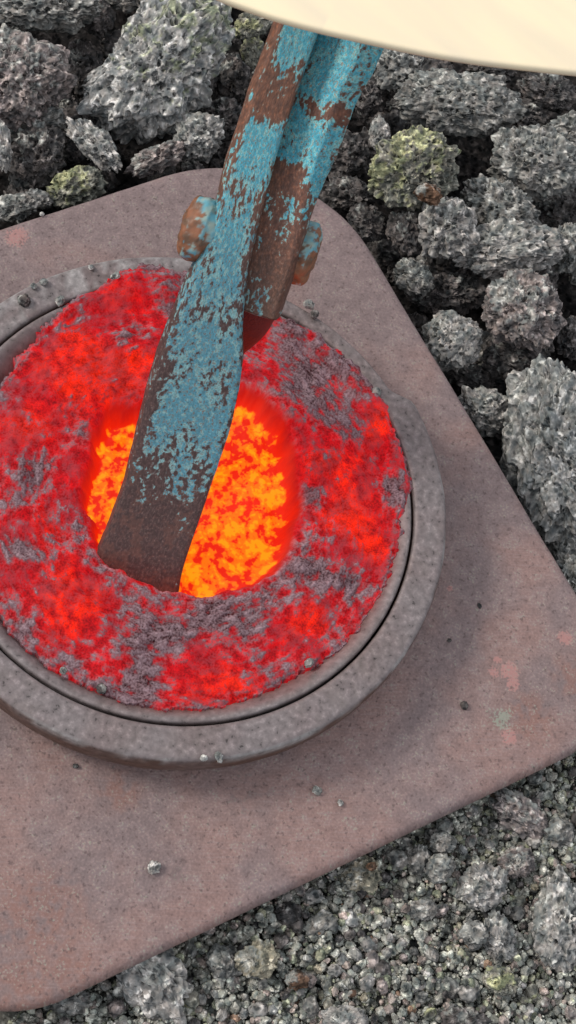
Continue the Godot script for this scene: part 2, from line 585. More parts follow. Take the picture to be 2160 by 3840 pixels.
func build_dish():
	var root := Node3D.new()
	root.name = "iron_dish"
	root.position = DISH * S
	add_child(root)
	tag(root, "round grey iron dish with a raised double rim, filled with glowing lava", "dish")
	var m := iron_material()
	put("rim", lathe([[0.618, 0.02], [0.60, 0.003], [0.640, 0.003], [0.668, 0.012], [0.690, 0.028], [0.704, 0.050], [0.711, 0.080], [0.7135, 0.120], [0.7125, 0.152], [0.709, 0.161], [0.703, 0.1665], [0.694, 0.168], [0.665, 0.1685], [0.636, 0.168], [0.628, 0.166], [0.6245, 0.161], [0.6225, 0.150], [0.6225, 0.09], [0.62, 0.03]], true, 0.157), m, root)
	put("bowl", lathe([[0.62, 0.03], [0.6175, 0.06], [0.6175, 0.156], [0.615, 0.163], [0.611, 0.1655], [0.604, 0.165], [0.594, 0.160], [0.582, 0.148], [0.568, 0.125], [0.545, 0.085], [0.50, 0.045], [0.42, 0.022], [0.2, 0.015], [0.001, 0.015]], false, 0.05), m, root)

# ---------------------------------------------------------------- lava
func around(table: Array, deg: float) -> float:
	var n := table.size()
	for i in n:
		var a: float = table[i][0]
		var b: float = table[(i + 1) % n][0] + (360.0 if i == n - 1 else 0.0)
		var d := deg + (360.0 if deg < table[0][0] else 0.0)
		if d >= a and d <= b:
			return lerpf(table[i][1], table[(i + 1) % n][1], (d - a) / maxf(b - a, 0.001))
	return table[0][1]

func build_lava():
	var edge := [[-178, 0.545], [-174, 0.5389], [-167, 0.5562], [-157, 0.575], [-148, 0.6039], [-143, 0.6165], [-135, 0.6362], [-130, 0.662], [-125, 0.6786], [-118, 0.6876], [-114, 0.6647], [-88, 0.6076], [-80, 0.6182], [-70, 0.6367], [-63, 0.6363], [-55, 0.6385], [-51, 0.6389], [-40, 0.6185], [-30, 0.6235], [-20, 0.5919], [-3, 0.5809], [10, 0.5807], [26, 0.5721], [35, 0.5625], [46, 0.5692], [57, 0.5779], [67, 0.58], [77, 0.5893], [84, 0.5799], [95, 0.5763], [102, 0.5758], [110, 0.5697], [135, 0.57], [160, 0.56]]
	var mouth := [[-152, 0.30], [-138, 0.262], [-115, 0.31], [-90, 0.35], [-80, 0.36], [-60, 0.345], [-32, 0.305], [-4, 0.308], [17, 0.312], [43, 0.288], [69, 0.262], [94, 0.255], [116, 0.262], [135, 0.235], [148, 0.25], [178, 0.24]]
	var n := LAVA_N
	var field := PackedFloat32Array()
	field.resize(n * n)
	for q in [[-0.3294, -0.5744, 0.1051, 1], [-0.3323, -0.373, 0.0811, 0.6], [0.1822, -0.527, 0.1308, 1], [0.2993, -0.3831, 0.0804, 0.95], [0.0755, -0.5537, 0.0766, 0.9], [0.4104, 0.0375, 0.1128, 1], [0.3424, 0.1449, 0.0608, 0.9], [0.294, 0.2409, 0.0804, 1], [0.1584, 0.3083, 0.1499, 0.8], [0.0775, 0.3951, 0.0595, 0.8], [0.4615, 0.2994, 0.06, 1], [0.3272, 0.3187, 0.0599, 0.7], [0.0679, 0.5146, 0.0786, 0.9], [0.1412, 0.5577, 0.0587, 1], [-0.058, 0.5647, 0.0589, 1], [-0.1934, 0.5059, 0.0445, 0.8], [-0.2993, 0.3355, 0.0503, 1], [-0.51, -0.0328, 0.042, 0.8], [-0.4931, -0.2436, 0.0536, 0.6], [-0.3658, 0.1106, 0.0618, 0.5], [0.5142, -0.2826, 0.0478, 0.9], [0.4542, -0.3173, 0.0639, 0.4], [0.3154, -0.1408, 0.0418, 0.6], [-0.1003, 0.2708, 0.0503, 0.8], [-0.3601, 0.2572, 0.0609, 0.5], [0.3376, -0.527, 0.049, 0.8], [-0.1497, -0.6309, 0.0665, 0.6], [-0.187, 0.1808, 0.0407, 0.5], [0.5208, 0.0312, 0.0514, 0.4], [-0.4354, -0.2202, 0.1067, -1], [-0.3687, -0.4517, 0.0873, -1], [-0.3309, -0.1953, 0.1378, -0.8], [0.3971, -0.4349, 0.0647, -1], [0.3766, -0.2768, 0.0954, -0.7], [0.4403, -0.1154, 0.1042, -1], [0.5454, -0.0805, 0.052, -0.8], [0.4195, 0.1426, 0.0812, -1], [0.0374, 0.5181, 0.0393, -0.9], [0.284, 0.4206, 0.1088, -1], [0.3917, 0.2635, 0.0602, -0.7], [-0.1213, 0.365, 0.0899, -0.9], [-0.2752, 0.2505, 0.0608, -0.5], [-0.4338, 0.0182, 0.0937, -0.7], [-0.1113, 0.4537, 0.0793, -0.6], [-0.2125, 0.0561, 0.0618, -0.7], [0.2613, -0.2166, 0.0526, -0.4], [0.0268, -0.5555, 0.0493, -0.9], [-0.2439, -0.2829, 0.0641, -0.9], [-0.2797, -0.5441, 0.044, -0.7], [0.0423, 0.3892, 0.0298, -0.5]]:
		var cx: float = (q[0] / LAVA_HALF * 0.5 + 0.5) * n
		var cy: float = (q[1] / LAVA_HALF * 0.5 + 0.5) * n
		var r: float = q[2] / LAVA_HALF * 0.5 * n
		for y in range(maxi(0, int(cy - r * 1.5)), mini(n, int(cy + r * 1.5) + 1)):
			for x in range(maxi(0, int(cx - r * 1.5)), mini(n, int(cx + r * 1.5) + 1)):
				var d := Vector2(x - cx, y - cy).length() / r
				var w: float = q[3] * (1.0 - smoothstep(0.3, 1.5, d))
				field[y * n + x] = clampf(field[y * n + x] + w, -1.1, 1.1)
	crust.resize(n * n)
	var alb := PackedByteArray()
	var emi := PackedByteArray()
	var hei := PackedByteArray()
	alb.resize(n * n * 3)
	emi.resize(n * n * 3)
	hei.resize(n * n)
	# precomputed mouth radius per degree
	var mr := PackedFloat32Array()
	var er := PackedFloat32Array()
	for d in 721:
		mr.append(around(mouth, d * 0.5 - 180.0) + 0.010)
		er.append(around(edge, d * 0.5 - 180.0))
	for y in n:
		for x in n:
			var i := y * n + x
			var px := (x / float(n) - 0.5) * 2.0 * LAVA_HALF
			var pz := (y / float(n) - 0.5) * 2.0 * LAVA_HALF
			var r := sqrt(px * px + pz * pz)
			if r > 0.76: continue
			var ang := rad_to_deg(atan2(pz, px))
			var k := int((ang + 180.0) * 2.0)
			var lo := grain.get_noise_2d(px * 5.0, pz * 5.0)
			var mi := grain.get_noise_2d(px * 19.0 + 40.0, pz * 19.0)
			var aw := atan2(pz, px) * 0.42
			var st := grain.get_noise_2d(r * 46.0, aw * 17.0 + (9.0 if aw > 0.0 else 0.0))
			var seam := 1.0 - smoothstep(2.9, 3.14, absf(aw / 0.42))
			var fi := lerpf(0.0, st, seam) * 0.75 + 0.36 * lump.get_noise_2d(px * 48.0, pz * 48.0 + 20.0)
			var ff := grain.get_noise_2d(px * 120.0 + 7.0, pz * 120.0)
			var rx := rough.get_noise_2d(px * 26.0 + 5.0 * mi * 0.05, pz * 26.0)
			var din := mr[k] + 0.010 * lo + 0.007 * mi - r
			var f := field[i]
			var c := smoothstep(-0.55, 1.0, f * 0.8 + 0.8 * lo + 0.75 * mi + 0.55 * fi + 0.14 * ff + 0.04)
			var rimness := 1.0 - smoothstep(0.0, 0.05, er[k] - r + 0.03 * mi)
			c = maxf(c, rimness * clampf(0.75 + mi + fi * 0.8, 0.0, 1.0))
			# skin wrinkles: thin dark threads over the red
			var ry := rough.get_noise_2d(r * 34.0 + 3.0, aw * 15.0)
			var thread := maxf(smoothstep(0.60, 0.88, rx), smoothstep(0.66, 0.9, ry) * seam) * (0.5 + 0.5 * c)
			var speck := smoothstep(0.24, 0.46, 0.6 * fi + 0.7 * ff + 0.3 * mi) * (0.3 + 0.6 * c)
			var hot := clampf(-f * 0.7 + 0.5 * lo + 0.25 + 0.4 * mi, 0.0, 1.0)
			var e := Color(0.56, 0.003, 0.006).lerp(Color(0.84, 0.016, 0.0), hot * hot)
			e = e.lerp(Color(0.42, 0.006, 0.010), clampf(c * 1.3, 0.0, 1.0))
			e = e * (1.0 - 0.95 * smoothstep(0.45, 1.0, c)) * (1.0 - 0.72 * thread) * (1.0 - 0.75 * speck)
			var a := Color(0.045, 0.008, 0.010).lerp(Color(0.125, 0.088, 0.100), smoothstep(0.10, 0.95, c))
			var g := 1.0 + 1.0 * fi * c + 0.9 * ff * c + 0.7 * mi * c - 0.8 * thread
			a = Color(a.r * g, a.g * g, a.b * g)
			var film := smoothstep(-0.25, 0.55, lump.get_noise_2d(px * 7.0 + 31.0, pz * 7.0) + 0.6 * mi + 0.7 * fi + 0.7 * ff)
			var crack := smoothstep(0.55, 0.82, rough.get_noise_2d(px * 60.0 + 9.0, pz * 60.0))
			e = e * (1.0 - 0.42 * film) * clampf(0.94 + 0.45 * ff + 0.6 * mi, 0.3, 1.3) * (1.0 - 0.65 * crack)
			a = a.lerp(Color(0.10, 0.034, 0.044), film * 0.75 * (1.0 - smoothstep(0.4, 0.9, c)))
			var h := 0.32 + 0.26 * c + 0.22 * mi + 0.16 * fi * (0.4 + c) + 0.10 * ff * (0.3 + c) - 0.22 * thread
			if din > -0.03:
				# mouth: dim red lip, bright molten floor
				var m := smoothstep(-0.004, 0.007, din)
				var wl := smoothstep(0.020, 0.034, din + 0.004 * mi)
				var blob := clampf((0.55 + 0.85 * mi + 0.5 * lo + 0.45 * grain.get_noise_2d(px * 48.0, pz * 48.0)) * wl, 0.0, 1.0)
				var me := Color(0.42, 0.003, 0.003).lerp(Color(0.76, 0.010, 0.0), smoothstep(-0.002, 0.026, din + 0.004 * mi)).lerp(Color(1.0, 0.15, 0.0), smoothstep(0.12, 0.5, blob))
				me = me.lerp(Color(1.0, 0.30, 0.0), smoothstep(0.68, 1.05, blob))
				var lip := 1.0 - smoothstep(0.0, 0.022, absf(din - 0.002) )
				e = e.lerp(Color(0.72, 0.008, 0.004), lip * 0.3)
				e = e.lerp(me, m)
				a = a.lerp(Color(0.05, 0.02, 0.015), m)
				h = lerpf(h, 0.4 + 0.2 * mi, m)
				c = lerpf(c, 0.0, m)
			crust[i] = h
			alb[i * 3] = int(clampf(Color(a.r, 0, 0).linear_to_srgb().r, 0, 1) * 255)
			alb[i * 3 + 1] = int(clampf(Color(a.g, 0, 0).linear_to_srgb().r, 0, 1) * 255)
			alb[i * 3 + 2] = int(clampf(Color(a.b, 0, 0).linear_to_srgb().r, 0, 1) * 255)
			var es := e.linear_to_srgb()
			emi[i * 3] = int(clampf(es.r, 0, 1) * 255)
			emi[i * 3 + 1] = int(clampf(es.g, 0, 1) * 255)
			emi[i * 3 + 2] = int(clampf(es.b, 0, 1) * 255)
			hei[i] = int(clampf(h, 0, 1) * 255)
	var cols := 640
	var rows := 250
	var v := PackedVector3Array()
	var uv := PackedVector2Array()
	for j in rows:
		var s := j / float(rows - 2)
		for c in cols:
			var a := c * TAU / cols
			var deg := rad_to_deg(wrapf(a, -PI, PI))
			var kk := int((deg + 180.0) * 2.0)
			var re := around(edge, deg) + 0.012 * grain.get_noise_2d(cos(a) * 9.0, sin(a) * 9.0) + 0.007 * grain.get_noise_2d(cos(a) * 40.0, sin(a) * 40.0)
			var r := minf(s, 1.0) * re
			var x := r * cos(a)
			var z := r * sin(a)
			var h: float = crust[clampi(int((z / LAVA_HALF * 0.5 + 0.5) * n), 0, n - 1) * n + clampi(int((x / LAVA_HALF * 0.5 + 0.5) * n), 0, n - 1)]
			var y := 0.150 + 0.030 * smoothstep(0.55, 0.60, r) + 0.012 * (1.0 - r / 0.6)
			y += 0.012 * (h - 0.45)
			y += 0.034 * exp(-pow((r - 0.43) / 0.10, 2.0)) - 0.010 * (1.0 - smoothstep(0.48, 0.56, r)) + 0.010 * lump.get_noise_2d(x * 4.0, z * 4.0)
			var din := mr[kk] + 0.010 * grain.get_noise_2d(x * 5.0, z * 5.0) + 0.007 * grain.get_noise_2d(x * 19.0 + 40.0, z * 19.0) - r
			y += 0.012 * exp(-pow((din + 0.03) / 0.04, 2.0))
			y -= 0.078 * smoothstep(-0.006, 0.030, din)
			y += 0.011 * lump.get_noise_2d(x * 9.0 + 4.0, z * 9.0) * smoothstep(0.0, 0.04, re - r)
			var near_edge := re - r
			y -= 0.016 * (1.0 - smoothstep(0.0, 0.018, near_edge))
			if j == rows - 1: y -= 0.05
			v.append(Vector3(x, y, z) * S)
			uv.append(Vector2(x / LAVA_HALF * 0.5 + 0.5, z / LAVA_HALF * 0.5 + 0.5))
	var lm := StandardMaterial3D.new()
	lm.albedo_texture = ImageTexture.create_from_image(Image.create_from_data(n, n, false, Image.FORMAT_RGB8, alb))
	lm.emission_enabled = true
	lm.emission_texture = ImageTexture.create_from_image(Image.create_from_data(n, n, false, Image.FORMAT_RGB8, emi))
	lm.emission_energy_multiplier = 0.85
	lm.heightmap_enabled = true
	lm.heightmap_texture = ImageTexture.create_from_image(Image.create_from_data(n, n, false, Image.FORMAT_L8, hei))
	lm.heightmap_scale = 0.045
	lm.roughness = 0.7
	lm.metallic_specular = 0.12
	var o := put("glowing_lava", commit(v, skin(rows, cols, true, true), null, uv), lm)
	o.position = DISH * S
	tag(o, "glowing red lava with grey crust and an orange molten hollow, filling the iron dish", "lava")
	var glow := OmniLight3D.new()
	glow.name = "lava_glow"
	glow.light_color = Color(1.0, 0.22, 0.05)
	glow.light_energy = 0.0008
	glow.light_size = 0.02
	glow.omni_range = 3.0
	glow.omni_attenuation = 2.0
	glow.shadow_enabled = true
	glow.position = (DISH + Vector3(0.16, 0.12, -0.08)) * S
	add_child(glow)

# ---------------------------------------------------------------- tongs
func knots(t: Array, x: float) -> float:
	for i in t.size() - 1:
		if x <= t[i + 1][0]:
			return lerpf(t[i][1], t[i + 1][1], clampf((x - t[i][0]) / (t[i + 1][0] - t[i][0]), 0, 1))
	return t[t.size() - 1][1]

func bar_texture(cover: Array, left: Array, right: Array, sd: float, length: float, girth: float, bare: Color, rust: Color) -> Array:
	var w := 320
	var h := 1280
	var col := PackedByteArray()
	var hei := PackedByteArray()
	col.resize(w * h * 3)
	hei.resize(w * h)
	for y in h:
		var v := y / float(h)
		var cv := knots(cover, v)
		var lv := knots(left, v)
		var rv := knots(right, v)
		for x in w:
			var u := x / float(w)
			var a := u * girth * 10.0 + sd
			var b := v * length * 10.0
			var lo := grain.get_noise_2d(a * 1.3, b * 0.8)
			var mi := grain.get_noise_2d(a * 4.5 + 30.0, b * 3.2)
			var fi := grain.get_noise_2d(a * 9.5, b * 7.0 + 80.0)
			var sc := grain.get_noise_2d(a * 5.0 + b * 9.0, b * 2.0 - a * 30.0)
			# section: 0-0.4 front left to right, 0.4-0.5 right side, 0.5-0.9 back, 0.9-1 left side
			var k := cv
			if u < 0.11: k = lerpf(lv, cv, smoothstep(0.01, 0.10, u))
			elif u > 0.27 and u < 0.41: k = lerpf(cv, rv, smoothstep(0.27, 0.39, u))
			elif u >= 0.41 and u < 0.5: k = rv
			elif u > 0.9: k = lv
			var n := 0.5 + 0.65 * lo + 0.70 * mi + 0.34 * fi
			var p := smoothstep(1.0 - k - 0.06, 1.0 - k + 0.07, n * 0.75 + k * 0.25 - 0.02)
			if k < 0.02: p = 0.0
			p *= 1.0 - 0.75 * smoothstep(0.34, 0.46, fi + 0.25 * sc)
			var heat_shade := 1.0 - smoothstep(0.13, 0.44, v + (1.0 - length) * 0.6)
			var paint := Color(0.345, 0.70, 0.785).lerp(Color(0.24, 0.58, 0.70), clampf(heat_shade + 0.4 * lo, 0.0, 1.0))  # sunlit blue above and shaded blue towards the tip, put into the paint colour
			paint = paint.lerp(Color(0.60, 0.78, 0.76), smoothstep(0.0, 0.4, mi - 0.4 * lo + 0.3 * fi) * 0.6)
			paint = paint.lerp(Color(0.42, 0.46, 0.44), smoothstep(0.2, 0.55, -mi + 0.6 * fi) * 0.4)
			var pk := 1.0 + 0.30 * fi + 0.16 * sc
			paint = Color(paint.r * pk, paint.g * pk, paint.b * pk)
			var metal := rust.lerp(bare, heat_shade)
			metal = metal.lerp(Color(0.56, 0.36, 0.27), smoothstep(0.1, 0.6, mi + 0.4 * fi) * (0.6 - 0.52 * heat_shade))
			metal = metal.lerp(Color(0.24, 0.19, 0.18), smoothstep(0.1, 0.5, -mi + 0.5 * fi) * 0.45)
			var mk := 1.0 + 0.22 * fi
			metal = Color(metal.r * mk, metal.g * mk, metal.b * mk)
			metal = metal.lerp(Color(0.60, 0.53, 0.50), smoothstep(0.62, 0.72, fi + 0.3 * sc) * 0.4)
			var scratch := grain.get_noise_2d(a * 34.0 + b * 3.0, b * 2.2 + a * 2.0)
			metal = metal.lerp(Color(0.50, 0.41, 0.39), smoothstep(0.30, 0.44, scratch) * 0.35)
			metal = metal.lerp(Color(0.40, 0.27, 0.235), heat_shade * smoothstep(0.0, 0.35, lo + 0.5 * mi) * 0.45)
			p *= lerpf(1.0, 0.80, heat_shade)
			var edge := p * (1.0 - p) * 4.0
			var c := metal.lerp(paint, p).lerp(Color(0.60, 0.62, 0.58), edge * 0.25)
			var i := y * w + x
			col[i * 3] = int(clampf(c.r, 0, 1) * 255)
			col[i * 3 + 1] = int(clampf(c.g, 0, 1) * 255)
			col[i * 3 + 2] = int(clampf(c.b, 0, 1) * 255)
			hei[i] = int(clampf(0.35 + 0.3 * p + 0.2 * fi + 0.15 * mi, 0, 1) * 255)
	return [ImageTexture.create_from_image(Image.create_from_data(w, h, false, Image.FORMAT_RGB8, col)), ImageTexture.create_from_image(Image.create_from_data(w, h, false, Image.FORMAT_L8, hei))]

# table rows: along, across, half width seen, offset along the normal; thick and twist as knots over v
func bar_mesh(table: Array, thick: Array, twist: Array, seam: float) -> ArrayMesh:
	var steps := (table.size() - 1) * 8
	var per := 48
	var v := PackedVector3Array()
	var uv := PackedVector2Array()
	var a0: float = table[0][0]
	var a1: float = table[table.size() - 1][0]
	for s in steps + 1:
		var i := mini(s / 8, table.size() - 2)
		var f := (s - i * 8) / 8.0
		var p: Array = table[maxi(i - 1, 0)]
		var q: Array = table[i]
		var r: Array = table[i + 1]
		var t: Array = table[mini(i + 2, table.size() - 1)]
		var val := []
		for k in 4: val.append(cubic_interpolate(q[k], r[k], p[k], t[k], f))
		var vv: float = (lerpf(q[0], r[0], f) - a0) / (a1 - a0)
		var th := knots(thick, vv)
		var phi := deg_to_rad(knots(twist, vv))
		var half: float = maxf((val[2] - th * absf(sin(phi))) / cos(phi), th * 0.6)
		var A := BAR_X * cos(phi) - BAR_N * sin(phi)
		var N := BAR_N * cos(phi) + BAR_X * sin(phi)
		var cen: Vector3 = BAR_O + BAR_D * val[0] + BAR_X * val[1] + BAR_N * val[3]
		var cr := minf(th, half) * 0.34
		half += cr * 0.30
		for k in per + 1:
			var u := k / float(per)
			var o: Vector2
			# corners rounded by a superellipse-like walk
			if u < 0.4: o = Vector2(lerpf(-1, 1, u / 0.4), 1)
			elif u < 0.5: o = Vector2(1, lerpf(1, -1, (u - 0.4) / 0.1))
			elif u < 0.9: o = Vector2(lerpf(1, -1, (u - 0.5) / 0.4), -1)
			else: o = Vector2(-1, lerpf(-1, 1, (u - 0.9) / 0.1))
			var e := Vector2(o.x * half, o.y * th)
			var inner := Vector2(clampf(e.x, -half + cr, half - cr), clampf(e.y, -th + cr, th - cr))
			var d := e - inner
			if d.length() > 1e-6 and absf(d.x) > 1e-6 and absf(d.y) > 1e-6:
				e = inner + d.normalized() * cr
			var P := cen + A * e.x + N * e.y
			var nz := lump.get_noise_3dv(P * 7.0) * 0.0016 + grain.get_noise_3dv(P * 26.0) * 0.0010
			P += (A * e.x + N * e.y).normalized() * nz
			v.append(P * S)
			uv.append(Vector2(u, vv))
	var idx := skin(steps + 1, per + 1, false)
	for end in 2:
		var start := 0 if end == 0 else steps * (per + 1)
		var cen := Vector3.ZERO
		for k in per: cen += v[start + k] / per
		var at := v.size()
		v.append(cen + BAR_D * S * (-0.012 if end == 0 else 0.012))
		uv.append(Vector2(0.2, end))
		for k in per:
			if end == 0: idx.append_array([at, start + k + 1, start + k])
			else: idx.append_array([at, start + k, start + k + 1])
	return commit(v, idx, null, uv)

func with_offset(t: Array, o: float) -> Array:
	var out := []
	for q in t: out.append([q[0], q[1], q[2], o])
	return out

func painted(tex: Array) -> StandardMaterial3D:
	var m := StandardMaterial3D.new()
	m.albedo_texture = tex[0]
	m.heightmap_enabled = true
	m.heightmap_texture = tex[1]
	m.heightmap_scale = 0.022
	m.roughness = 0.55
	m.metallic_specular = 0.4
	return m

func build_tongs():
	var root := Node3D.new()
	root.name = "tongs"
	add_child(root)
	tag(root, "iron tongs with chipped blue paint and rust, dipping into the lava", "tongs")
	var front := [[-0.1041, -0.0116, 0.1183], [-0.0373, -0.0073, 0.1181], [0.0296, -0.0075, 0.1116], [0.0964, -0.0029, 0.108], [0.1633, 0.0018, 0.1068], [0.2301, 0.0055, 0.1062], [0.297, 0.0063, 0.1079], [0.3638, 0.0067, 0.1102], [0.4307, 0.0057, 0.1125], [0.4976, 0.0038, 0.1111], [0.5644, 0.0019, 0.1081], [0.6313, -0.0027, 0.1008], [0.6981, -0.0092, 0.0878], [0.765, -0.0113, 0.0762], [0.8318, -0.0112, 0.0664], [0.8987, -0.0082, 0.0593], [0.9655, -0.0098, 0.0578], [1.0324, -0.0124, 0.0579], [1.0992, -0.0131, 0.0568], [1.1661, -0.0108, 0.0552], [1.2329, -0.0083, 0.0551], [1.2998, -0.004, 0.0546], [1.3667, 0.001, 0.0535], [1.4335, 0.0046, 0.0526], [1.5004, 0.0102, 0.054]]
	var rear := [[0.7303, 0.0921, 0.0618], [0.7917, 0.0916, 0.0638], [0.8532, 0.0916, 0.0669], [0.9147, 0.0919, 0.0671], [0.9761, 0.0904, 0.0657], [1.0376, 0.0927, 0.0676], [1.0991, 0.0982, 0.0719], [1.1605, 0.1011, 0.0777], [1.222, 0.1025, 0.0796], [1.2834, 0.1084, 0.0788], [1.3449, 0.1227, 0.0792], [1.4064, 0.1295, 0.0817], [1.4678, 0.1348, 0.0872], [1.5293, 0.1408, 0.0935]]
	var rust := Color(0.47, 0.33, 0.27)
	var t1 := bar_texture([[0, 0.0], [0.15, 0.0], [0.19, 0.20], [0.24, 0.52], [0.31, 0.74], [0.40, 0.82], [0.47, 0.74], [0.52, 0.72], [0.57, 0.78], [0.62, 0.95], [0.67, 0.62], [0.71, 0.66], [0.75, 0.95], [0.79, 0.92], [0.815, 0.16], [0.86, 0.10], [0.885, 0.55], [0.91, 1.0], [1, 1.0]],
		[[0, 0], [0.18, 0.0], [0.24, 0.18], [0.45, 0.3], [0.55, 0.6], [0.62, 0.7], [0.68, 0.5], [0.73, 0.5], [0.80, 0.15], [1, 0.08]], [[0, 0], [0.2, 0.1], [0.26, 0.6], [0.45, 0.6], [0.5, 0.75], [0.57, 0.35], [0.66, 0.30], [0.71, 0.6], [0.78, 0.75], [0.82, 0.12], [0.86, 0.12], [0.9, 0.8], [1, 0.9]], 0.0, 1.58, 0.5, Color(0.285, 0.215, 0.212), rust)
	put("front_jaw", bar_mesh(with_offset(front, 0.0), [[0, 0.022], [0.35, 0.03], [0.5, 0.042], [1, 0.044]], [[0, 10], [0.3, 15], [0.5, 15], [1, 14]], 0.0), painted(t1), root)
	var t2 := bar_texture([[0, 0.3], [0.06, 0.34], [0.1, 0.12], [0.2, 0.14], [0.26, 0.34], [0.31, 0.44], [0.36, 0.46], [0.40, 0.12], [0.455, 0.16], [0.485, 0.80], [0.56, 0.95], [0.61, 0.70], [0.645, 0.35], [0.675, 0.88], [1, 0.95]],
		[[0, 0.05], [0.3, 0.2], [0.45, 0.3], [0.5, 0.8], [0.6, 0.7], [0.66, 0.55], [0.75, 0.8], [1, 0.7]], [[0, 0.08], [0.25, 0.12], [0.38, 0.45], [0.47, 0.75], [0.56, 0.7], [0.64, 0.35], [0.68, 0.7], [0.8, 0.9], [1, 0.85]], 60.0, 0.84, 0.4, Color(0.36, 0.26, 0.22), Color(0.45, 0.31, 0.26))
	put("rear_jaw", bar_mesh(with_offset(rear, -0.06), [[0, 0.04], [0.5, 0.045], [1, 0.055]], [[0, -6], [0.35, -10], [0.5, -26], [1, -30]], 0.5), painted(t2), root)
	# the rear jaw's tip, bent down towards the lava, shade and red lava light painted into its colour
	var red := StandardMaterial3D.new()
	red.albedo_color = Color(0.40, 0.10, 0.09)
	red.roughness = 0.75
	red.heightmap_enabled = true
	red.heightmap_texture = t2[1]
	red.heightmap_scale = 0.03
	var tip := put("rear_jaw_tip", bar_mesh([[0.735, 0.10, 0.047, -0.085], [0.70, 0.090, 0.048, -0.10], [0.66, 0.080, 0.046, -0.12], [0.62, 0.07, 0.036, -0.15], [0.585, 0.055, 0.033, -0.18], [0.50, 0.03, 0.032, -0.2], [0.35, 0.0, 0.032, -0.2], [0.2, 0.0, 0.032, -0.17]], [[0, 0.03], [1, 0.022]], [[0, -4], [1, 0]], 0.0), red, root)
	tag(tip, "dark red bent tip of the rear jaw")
	# pivot rivet heads on both sides
	for side in [-1.0, 1.0]:
		var o: Vector3 = BAR_O + BAR_D * (0.893 if side < 0 else 0.888) + BAR_X * (-0.058 if side < 0 else 0.142) + BAR_N * (-0.005 if side < 0 else -0.125)
		var out_dir: Vector3 = (BAR_X * side + BAR_N * (-0.04 if side < 0 else 0.05)).normalized()
		var ex := BAR_D
		var ey := out_dir.cross(ex).normalized()
		var prof := [[0.05, -0.02], [0.066, 0.0], [0.074, 0.006], [0.078, 0.018], [0.078, 0.034], [0.076, 0.044], [0.071, 0.052], [0.062, 0.058], [0.050, 0.062], [0.034, 0.065], [0.017, 0.066], [0.0005, 0.0665]]
		var k := 1.05 if side < 0 else 0.85
		var v := PackedVector3Array()
		var col := PackedColorArray()
		for qi in (prof.size() - 1) * 4 + 1:
			var q := [lerpf(prof[qi / 4][0], prof[mini(qi / 4 + 1, prof.size() - 1)][0], (qi % 4) / 4.0), lerpf(prof[qi / 4][1], prof[mini(qi / 4 + 1, prof.size() - 1)][1], (qi % 4) / 4.0)]
			for c in 120:
				var a := c * TAU / 120.0
				var p: Vector3 = o + out_dir * q[1] * k + (ex * cos(a) + ey * sin(a)) * q[0] * (1.0 if side < 0 else 0.98)
				var nz := lump.get_noise_3dv(p * 9.0)
				p += (p - o).normalized() * (0.008 * nz + 0.004 * lump.get_noise_3dv(p * 26.0))
				v.append(p * S)
				var paint := smoothstep(-0.12, 0.12, nz + 0.6 * grain.get_noise_3dv(p * 40.0) + (-0.16 if q[1] < 0.045 else -0.6) + 0.34 * cos(a) + 0.1 * sin(a) * ey.dot(BAR_N))
				var rusty := Color(0.25, 0.105, 0.055).lerp(Color(0.13, 0.075, 0.05), clampf(0.5 + 1.5 * grain.get_noise_3dv(p * 24.0), 0, 1))
				col.append(rusty.lerp(Color(0.12, 0.34, 0.42).lerp(Color(0.27, 0.36, 0.33), clampf(0.4 + grain.get_noise_3dv(p * 30.0) * 1.5, 0, 1)), paint))
		var rm := StandardMaterial3D.new()
		rm.vertex_color_use_as_albedo = true
		rm.roughness = 0.5
		rm.metallic_specular = 0.45
		var mesh := commit(v, skin((prof.size() - 1) * 4 + 1, 120, true), col)
		put("rivet_head", mesh, rm, root)

